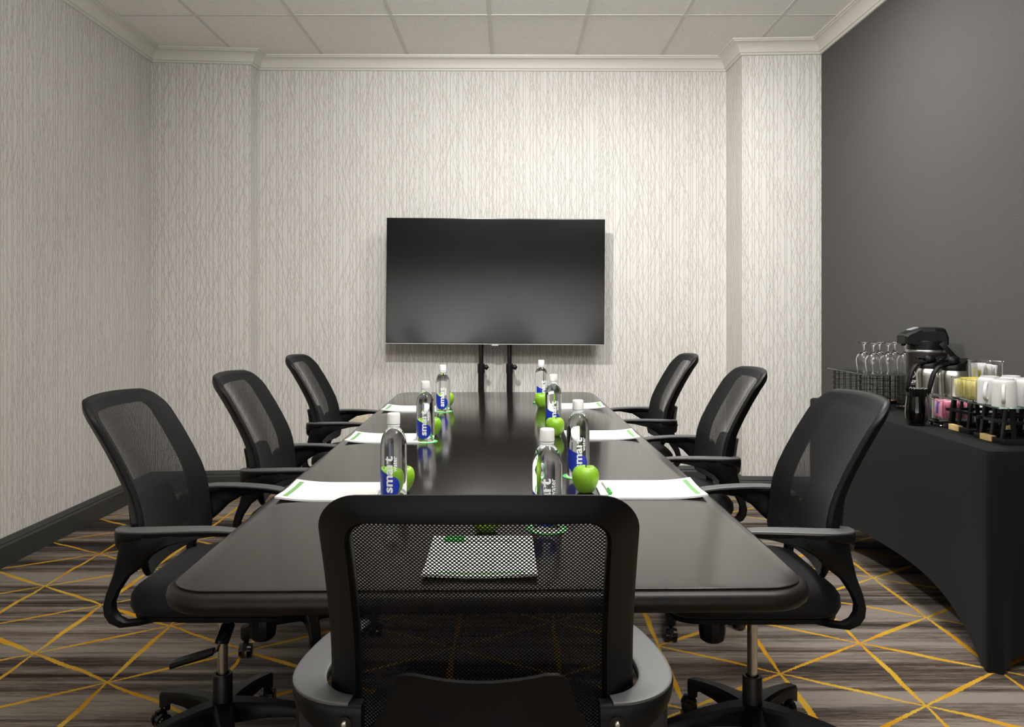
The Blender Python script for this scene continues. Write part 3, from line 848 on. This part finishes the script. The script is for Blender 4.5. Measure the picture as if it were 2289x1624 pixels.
# wire cylinder risers
def make_wire():
    w = thing('wire_riser', 'r', 'riser')
    H = SH1 - .006 - BZ; R = .068
    bm = new(); lathe(bm, [(R + .004, 0), (R + .005, .002), (R + .005, .014), (R + .003, .016), (R - .002, .016), (R - .002, 0)], 40); obj('base_ring', bm, 'black_metal', w)
    bm = new(); lathe(bm, [(R - .003, .004), (R - .003, .012)], 36); obj('wood_disc', bm, 'disc_wood', w)
    bm = new()
    for k in range(14):
        a = 2 * PI * k / 14; cyl(bm, (R * math.cos(a), R * math.sin(a), .01), (R * math.cos(a), R * math.sin(a), H), .0016, n=6)
    for z in (.034, .062, .090, .118, .146, H - .002):
        tube(bm, [(R * math.cos(2 * PI * k / 36), R * math.sin(2 * PI * k / 36), z) for k in range(37)], .0013, 6, False)
    obj('wire_cage', bm, 'black_metal', w)
    return w
wr = make_wire()
for i, (x, y, lab) in enumerate([(1.766, 4.19, 'black round wire riser, leftmost under the goblet shelf'), (1.777, 3.90, 'black round wire riser behind the right chair back under the goblet shelf'), (1.957, 4.19, 'black round wire riser with visible wooden disc at the back under the goblet shelf'), (1.962, 3.90, 'black round wire riser just left of the airpot body')]):
    o = wr if i == 0 else copy_tree(wr)
    o.location = (x, y, BZ); o.rotation_euler.z = i * .13; o['label'] = lab; o['group'] = 'wire risers under the goblet shelf'
# goblets
def make_goblet():
    bm = new()
    prof = [(.0285, 0), (.0325, .020), (.0355, .042), (.0362, .056), (.0345, .070), (.0275, .085), (.0165, .096), (.0075, .102), (.0045, .110), (.0042, .124), (.0060, .133), (.0120, .139), (.0240, .143), (.0345, .1455), (.0348, .147), (.001, .147)]
    inner = [(.0005, .094), (.012, .0925), (.024, .084), (.0325, .0695), (.0345, .056), (.034, .042), (.031, .020), (.0272, 0)]
    lathe(bm, inner + prof, 36, cap0=True, cap1=True)
    return obj('goblet', bm, 'glass', smooth=50)
gb = make_goblet()
gl = ['upturned stemmed glass goblet at the far left of the shelf', 'upturned stemmed goblet, front row left', 'upturned stemmed goblet, back row between the first two front ones', 'upturned stemmed goblet, front row middle', 'upturned stemmed goblet, back row, second from the airpot', 'upturned stemmed goblet half hidden behind the airpot spout']
for i, (x, y) in enumerate([(1.775, 4.02), (1.768, 3.90), (1.853, 4.02), (1.840, 3.90), (1.930, 4.02), (1.9226, 3.90)]):
    o = gb if i == 0 else gb.copy()
    if i: C.objects.link(o)
    o.location = (x, y, SH1 + .0002); tag(o, gl[i], 'glass', 'upturned goblets on the glass shelf')
# airpot
ax, ay = 1.934, 3.715
AP = thing('airpot', 'tall dark brown coffee airpot with black pump lid by the goblets', 'coffee airpot', (ax, ay, BZ))
bm = new(); lathe(bm, [(.078, 0), (.084, .002), (.0867, .010), (.0867, .288), (.0860, .292)], 56); bd = obj('body', bm, 'airpot', AP)
bm = new(); lathe(bm, [(.0868, .290), (.0872, .292), (.0872, .299), (.0862, .301)], 56); obj('steel_ring', bm, 'steel', AP)
bm = new(); lathe(bm, [(.080, .300), (.083, .302), (.083, .340), (.078, .345)], 48); obj('neck_collar', bm, 'plastic_matte', AP)
poly = [(-.120, .329), (-.120, .366), (-.113, .374), (-.050, .400), (.0, .404), (.046, .403), (.054, .398), (.068, .366), (.068, .326), (.0, .318), (-.05, .322), (-.100, .326)]
bm = new()
rings = []
for y, k, dz in ((-.080, .80, -.016), (-.076, .92, -.006), (-.060, 1., 0), (0, 1, .002), (.060, 1., 0), (.076, .92, -.006), (.080, .80, -.016)):
    rings.append([(a * k, y * (1 if a > -.04 else .62), (b + dz if b > .36 else b)) for a, b in poly])
loft(bm, rings); obj('pump_lid', bm, 'plastic_matte', AP, smooth=22)
bm = new(); box(bm, (-.066, 0, .3975), (.040, .040, .006), .003, Matrix.Rotation(-.30, 3, 'Y').to_quaternion()); obj('push_button', bm, 'silver', AP)
bm = new(); cyl(bm, (-.108, 0, .329), (-.108, 0, .318), .011, .009, 16); obj('spout', bm, 'plastic_matte', AP)
bm = new(); box(bm, (.075, 0, .345), (.018, .055, .055), .004); obj('lid_hinge', bm, 'plastic_matte', AP)
bm = new()
loft(bm, [[(x + a, y, z + b) for a, b in ((-.010, -.006), (.010, .006), (.006, .010), (-.014, -.002))] for x, y, z in ((.026, -.084, .330), (.036, -.092, .318), (.075, -.098, .272), (.108, -.094, .248), (.122, -.05, .240), (.124, .05, .240), (.108, .094, .248), (.075, .098, .272), (.036, .092, .318), (.026, .084, .330))])
obj('carry_handle', bm, 'plastic_matte', AP)
def wrapemb(bm, R, ang):
    for v in bm.verts:
        a = ang + v.co.x / R; v.co = (R * math.sin(a), -R * math.cos(a), v.co.z)
bm = new()
n = 36; R0, R1 = .0175, .0148
for k in range(n):
    a, b = 2 * PI * k / n, 2 * PI * (k + 1) / n
    bm.faces.new([bm.verts.new((r * math.cos(t), 0, .190 + r * math.sin(t))) for r, t in ((R0, a), (R0, b), (R1, b), (R1, a))])
def addtxt(bm, txt, size, x0, z0, bold=0.0):
    tg = text_geo(txt, size, bold)
    w = max(v.co.x for v in tg.verts)
    for v in tg.verts: v.co = (x0 - w / 2 + v.co.x, 0, z0 + v.co.y)
    slice_u(tg, 0, .004)
    me = bpy.data.meshes.new('t'); tg.to_mesh(me); tg.free(); bm.from_mesh(me); bpy.data.meshes.remove(me)
addtxt(bm, 'R', .026, 0, .1815, .0006)
wrapemb(bm, .0872, math.radians(-70)); obj('emblem', bm, 'emblem', bd, smooth=0)
bm = new(); addtxt(bm, 'ULET', .017, 0, .149, .0006); box(bm, (0, 0, .1425), (.03, .0001, .0018)); slice_u(bm, 0, .005)
wrapemb(bm, .0872, math.radians(-70)); obj('brand_lettering', bm, 'emblem', bd, smooth=0)
# thermal carafes
def make_carafe():
    c = thing('thermal_carafe', 'c', 'carafe')
    bm = new(); lathe(bm, [(.050, 0), (.056, .002), (.058, .008), (.058, .190), (.0565, .205), (.052, .217), (.046, .226)], 48); obj('steel_body', bm, 'steel', c, smooth=50)
    def sp(r, z, t):
        h = max(0, (z - .236) / .022); k = max(0, math.cos(t)) ** 5 * h; return (r + .020 * k, z + .010 * k + .012 * h * (math.cos(t) - .3))
    bm = new(); lathe(bm, [(.0475, .222), (.0475, .236), (.045, .246), (.044, .254), (.043, .258), (.036, .256), (.020, .256)], 48, fn=sp); obj('collar_spout', bm, 'plastic', c, smooth=60)
    bm = new(); lathe(bm, [(.027, .254), (.027, .262), (.025, .272), (.018, .280), (.008, .283), (.001, .2835)], 32, (-.006, 0, .002)); ld = obj('lid', bm, 'plastic', c, smooth=60)
    bm = new(); loft(bm, [[(x, s * w, z + d) for s, d in ((-1, 0), (-.7, .004), (.7, .004), (1, 0), (.7, -.003), (-.7, -.003))] for x, z, w in ((-.018, .270, .008), (-.034, .266, .009), (-.050, .267, .010), (-.064, .271, .009), (-.070, .270, .005))]); obj('thumb_lever', bm, 'plastic', ld)
    hp = [(-.030, .248, .013, .006), (-.052, .246, .013, .007), (-.074, .236, .013, .008), (-.092, .214, .013, .009), (-.103, .185, .013, .009), (-.111, .155, .012, .009), (-.116, .130, .010, .008), (-.113, .120, .006, .005)]
    bm = new(); rings = []
    for i, (x, z, w, th) in enumerate(hp):
        a = hp[min(i + 1, len(hp) - 1)]; b = hp[max(i - 1, 0)]; d = Vector((a[0] - b[0], 0, a[1] - b[1])).normalized(); nn = Vector((-d.z, 0, d.x))
        rings.append([(x + nn.x * th * math.sin(t), w * math.cos(t), z + nn.z * th * math.sin(t)) for t in [2 * PI * k / 12 for k in range(12)]])
    loft(bm, rings); obj('handle', bm, 'plastic', c, smooth=60)
    return c
ca = make_carafe(); ca.location = (1.914, 3.45, BZ); ca.rotation_euler.z = .12; ca['label'] = 'steel thermal carafe with black handle, right one nearer the sugar jars'; ca['group'] = 'steel thermal carafes'
c2 = dup(ca, (1.878, 3.575, BZ), .18, 'steel thermal carafe with black handle, left one in front of the airpot', 'steel thermal carafes')
# stirrer cup
scx, scy = 1.706, 3.36
cup = bm = new()
no = 40
lathe(bm, [(.030, 0), (.034, .002), (.0415, .020), (.045, .048), (.044, .075), (.040, .105), (.0385, .122), (.037, .122), (.0385, .105), (.0425, .075), (.0435, .048), (.040, .022), (.032, .006), (.002, .006)], 60, fn=lambda r, z, t: (r * (1 + .010 * math.cos(20 * t)), z))
tag(obj('stirrer_cup', bm, 'dark_glass', loc=(scx, scy, BZ), smooth=50), 'smoked glass tumbler holding black stirrers at the buffet edge', 'cup')
bm = new(); box(bm, (0, 0, .0725), (.0062, .0020, .145), .0004)
st0 = obj('stirrer', bm, plain('black_stirrer_plastic', (.003, .003, .003), .6, spec=.1), smooth=0)
bm = new(); box(bm, (0, 0, .146), (.0066, .0026, .0022), .0005); obj('stirrer_tip', bm, 'silver', st0)
k = 0
for ring_, nn in ((0.0, 1), (.010, 6), (.019, 12), (.0265, 17)):
    for j in range(nn):
        a = 2 * PI * j / nn + ring_ * 40
        o = st0 if k == 0 else copy_tree(st0)
        o.location = (scx + ring_ * math.cos(a), scy + ring_ * math.sin(a), BZ + .0075)
        o.rotation_euler = (-.10 * math.sin(a) * ring_ / .03, .10 * math.cos(a) * ring_ / .03, a)
        o.scale = (1, 1, 1.0 + .03 * random.random())
        tag(o, 'black flat coffee stirrer with shiny tip standing in smoked glass tumbler', 'stirrer', 'coffee stirrers in the tumbler'); k += 1
# glass jars and packets
def jar(label, x0, x1, y0, y1, z, h, th=.004):
    cx_, cy_ = (x0 + x1) / 2, (y0 + y1) / 2; hx, hy = (x1 - x0) / 2, (y1 - y0) / 2
    bm = new()
    def rr(i, z, grow=0): return [(x, y, z) for x, y in rrect(hx - i + grow, hy - i + grow, .007, 4)]
    loft(bm, [rr(.001, 0), rr(0, .003), rr(0, h - .006), rr(0, h - .004, .0025), rr(0, h, .0025), rr(th, h), rr(th, .006)], True, True, True)
    return tag(obj('sugar_jar', bm, 'glass', loc=(cx_, cy_, z), smooth=40), label, 'jar', 'square glass packet jars')
JP = (1.772, 1.905, 3.300, 3.372, BZ + .024, .088)
JY = (1.695, 1.785, 2.925, 3.075, SH2 + .0003, .082)
JW = (1.812, 1.905, 3.085, 3.170, SH2 + .0003, .140)
jar('square glass jar of pink packets on the low tray under the shelf', *JP)
jar('square glass jar of yellow packets on the glass shelf beside the mugs', *JY)
jar('tall square glass jar of white packets behind the mugs', *JW)
bm = new(); box(bm, ((JP[0] + JP[1]) / 2 + .01, 3.335, BZ + .018), (.165, .092, .010), .002)
tr = tag(obj('packet_tray', bm, 'gloss_black'), 'low black tray on silver ball feet under the pink packet jar', 'tray')
for sx in (-1, 1):
    for sy in (-1, 1):
        bm = new(); lathe(bm, [(.001, 0), (.005, .001), (.0075, .0065), (.005, .0115), (.003, .014)], 16, ((JP[0] + JP[1]) / 2 + .01 + sx * .072, 3.335 + sy * .038, BZ)); obj('ball_foot', bm, 'chrome', tr)
def packet_mesh(name, w, h, mat):
    bm = new()
    loft(bm, [[(x, y, z) for x, y in ((-w / 2, 0), (-w / 4, -t), (w / 4, -t), (w / 2, 0), (w / 4, t), (-w / 4, t))] for z, t in ((0, .0004), (.006, .0010), (h * .5, .0015), (h - .008, .0010), (h, .0003))])
    return obj(name, bm, mat, smooth=30)
def fill(j, mats, n_a, w, h, label, group, along='y', stripe=None):
    x0, x1, y0, y1, z, hh = j; first = {}
    rnd = random.Random(hash(group) % 1000 if False else len(group))
    for q in range(n_a):
        mt = mats[q % len(mats)]
        if mt not in first:
            o = packet_mesh('sweetener_packet', w, h, mt); first[mt] = o
            if stripe:
                bm = new(); box(bm, (0, 0, h * .5), (w * .30, .0036, h * .72)); obj('printed_band', bm, stripe, o, smooth=0)
        else: o = copy_tree(first[mt])
        f = (q + .5) / n_a
        if along == 'y': o.location = ((x0 + x1) / 2 + rnd.uniform(-.004, .004), y0 + .010 + (y1 - y0 - .020) * f, z + .0075 + rnd.uniform(0, .013)); o.rotation_euler = (rnd.uniform(-.09, .09), rnd.uniform(-.05, .05), rnd.uniform(-.10, .10))
        else: o.location = (x0 + .010 + (x1 - x0 - .020) * f, (y0 + y1) / 2 + rnd.uniform(-.003, .003), z + .0075 + rnd.uniform(0, .013)); o.rotation_euler = (rnd.uniform(-.05, .05), rnd.uniform(-.06, .06), PI / 2 + rnd.uniform(-.16, .16))
        tag(o, label if mt == mats[0] else label.replace('yellow', 'deep yellow', 1), 'packet', group)
fill(JP, ['pink'], 18, .050, .068, 'pink paper sweetener packet standing in the jar on the low tray', 'pink packets in the jar', 'x', 'bluepaper')
fill(JY, ['paleyellow', 'yellow', 'paleyellow'], 22, .062, .064, 'yellow paper sweetener packet standing in the jar beside the mugs', 'yellow packets in the jar', 'y', 'yellow')
fill(JW, ['whitepaper'], 14, .052, .110, 'white paper sugar packet standing in the tall jar behind the mugs', 'white packets in the jar', 'x', 'yellow')
# wood-tipped frame risers
def make_frame():
    f = thing('frame_riser', 'f', 'riser')
    H = SH2 - .006 - BZ; W, D = .20, .19
    bm = new()
    for s in (-1, 1):
        box(bm, (s * W / 2, 0, .010), (.014, D, .020), .002); box(bm, (0, s * D / 2, .010), (W, .014, .020), .002)
    obj('base_frame', bm, 'black_metal', f)
    bm = new()
    k = .86
    for s in (-1, 1):
        box(bm, (s * W / 2 * k, 0, .078), (.010, D * 1.0, .012), .0015); box(bm, (0, s * D / 2 * k, .078), (W * 1.0, .010, .012), .0015)
    obj('middle_rail', bm, 'black_metal', f)
    bm = new()
    for s in (-1, 1):
        for u in (-.34, 0, .34):
            rot = Matrix.Rotation(-s * .13, 3, 'Y').to_quaternion(); box(bm, (s * W / 2 * .88, u * D, H / 2 + .005), (.006, .016, H - .012), .001, rot)
            rot = Matrix.Rotation(s * .13, 3, 'X').to_quaternion(); box(bm, (u * W, s * D / 2 * .88, H / 2 + .005), (.016, .006, H - .012), .001, rot)
    for s in (-1, 1):
        box(bm, (s * W / 2 * .72, 0, H - .004), (.010, D * .76, .008)); box(bm, (0, s * D / 2 * .72, H - .004), (W * .76, .010, .008))
    obj('uprights', bm, 'black_metal', f)
    for s_ in (-1, 1):
        bm = new(); box(bm, (s_ * (W / 2 + .0015), .012 if s_ < 0 else -.01, .0125), (.019, .070, .022), .0015); obj('wood_block', bm, 'wood', f)
    return f
fr = make_frame()
for i, (x, y, lab) in enumerate([(1.868, 2.945, 'black slatted riser with bamboo block nearest the right image edge, under the mugs'), (1.885, 3.19, 'black slatted riser with bamboo block beside the pink packet jar')]):
    o = fr if i == 0 else copy_tree(fr)
    o.location = (x, y, BZ); o['label'] = lab; o['group'] = 'slatted risers under the mug shelf'
# mugs (upturned)
def make_mug():
    m = thing('mug', 'm', 'mug')
    bm = new()
    lathe(bm, [(.0352, .006), (.0362, .0), (.0390, .0), (.0395, .003), (.0385, .030), (.0380, .080), (.0365, .090), (.0330, .0935), (.0300, .0935), (.0295, .0985), (.0262, .0985), (.0255, .0945), (.001, .0945)], 48, cap0=False)
    lathe(bm, [(.0352, .006), (.0352, .075), (.030, .086), (.001, .087)], 48, cap0=False); obj('mug_body', bm, 'white_ceramic', m, smooth=50)
    pts = [(-.036, .020), (-.048, .017), (-.060, .022), (-.066, .036), (-.064, .054), (-.055, .068), (-.044, .075), (-.034, .077)]
    bm = new(); rings = []
    for i, (x, z) in enumerate(pts):
        a = pts[min(i + 1, len(pts) - 1)]; b = pts[max(i - 1, 0)]; d = Vector((a[0] - b[0], 0, a[1] - b[1])).normalized(); nn = Vector((-d.z, 0, d.x))
        rings.append([(x + nn.x * .0040 * math.sin(t), .0062 * math.cos(t), z + nn.z * .0040 * math.sin(t)) for t in [2 * PI * k / 12 for k in range(12)]])
    loft(bm, rings); obj('handle', bm, 'white_ceramic', m, smooth=60)
    return m
mg = make_mug()
for i, (x, y, rz, lab) in enumerate([(1.728, 2.882, .80, 'upturned white mug touching the jar of yellow packets'), (1.722, 2.786, .98, 'upturned white mug nearest the shelf corner with its handle facing forward'), (1.815, 2.80, .9, 'upturned white mug cut off by the right image edge'), (1.818, 2.90, 2.6, 'upturned white mug in the back row behind the corner mug'), (2.005, 3.37, 1.2, 'white mug partly hidden behind the right steel carafe')]):
    o = mg if i == 0 else copy_tree(mg)
    o.location = (x, y, (SH2 if i < 4 else BZ + .08) + .0003); o.rotation_euler.z = rz; o['label'] = lab; o['group'] = 'upturned white mugs on the buffet'
bm = new(); lathe(bm, [(.040, 0), (.042, .002), (.042, .078), (.040, .080)], 40); tag(obj('canister', bm, 'white_ceramic', loc=(2.005, 3.37, BZ)), 'white canister under the mug behind the right steel carafe', 'canister')

# ------------------------------------------------------------------ lights
def area(name, loc, target, size, energy, color=(1, 1, 1), sy=None, spread=180):
    l = bpy.data.lights.new(name, 'AREA'); l.energy = energy; l.color = color
    l.shape = 'RECTANGLE' if sy else 'SQUARE'; l.size = size
    if sy: l.size_y = sy
    l.spread = math.radians(spread)
    o = bpy.data.objects.new(name, l); C.objects.link(o); o.location = loc
    d = Vector(target) - Vector(loc); o.rotation_euler = d.to_track_quat('-Z', 'Y').to_euler()
    return o
area('key_light', (-.42, 2.9, 2.98), (.6, 5.7, 1.0), .14, 27, (1, .99, .975), spread=125)
area('downlight', (1.0, 3.9, 3.03), (1.0, 3.9, 0), .6, 40, (1, .99, .975))
area('ceiling_light_right', (1.1, 1.6, 3.05), (1.3, 2.4, .8), .6, 45, (1, .99, .975), 1.2)
area('ceiling_bounce_fill', (.4, 1.3, 1.95), (.4, 1.3, 3.07), .3, 118, (1, .995, .985))  # upward fill, added to brighten the ceiling and soften the room
area('rear_panel_fill', (-.2, -1.2, .06), (-.2, -2.28, .75), 3.6, 75, (1, .99, .975), .08)  # added lamp out of view, lights the pale rear panel for the screen
w = bpy.data.worlds.new('World'); sc.world = w; w.use_nodes = True
w.node_tree.nodes['Background'].inputs[0].default_value = (.05, .05, .05, 1)
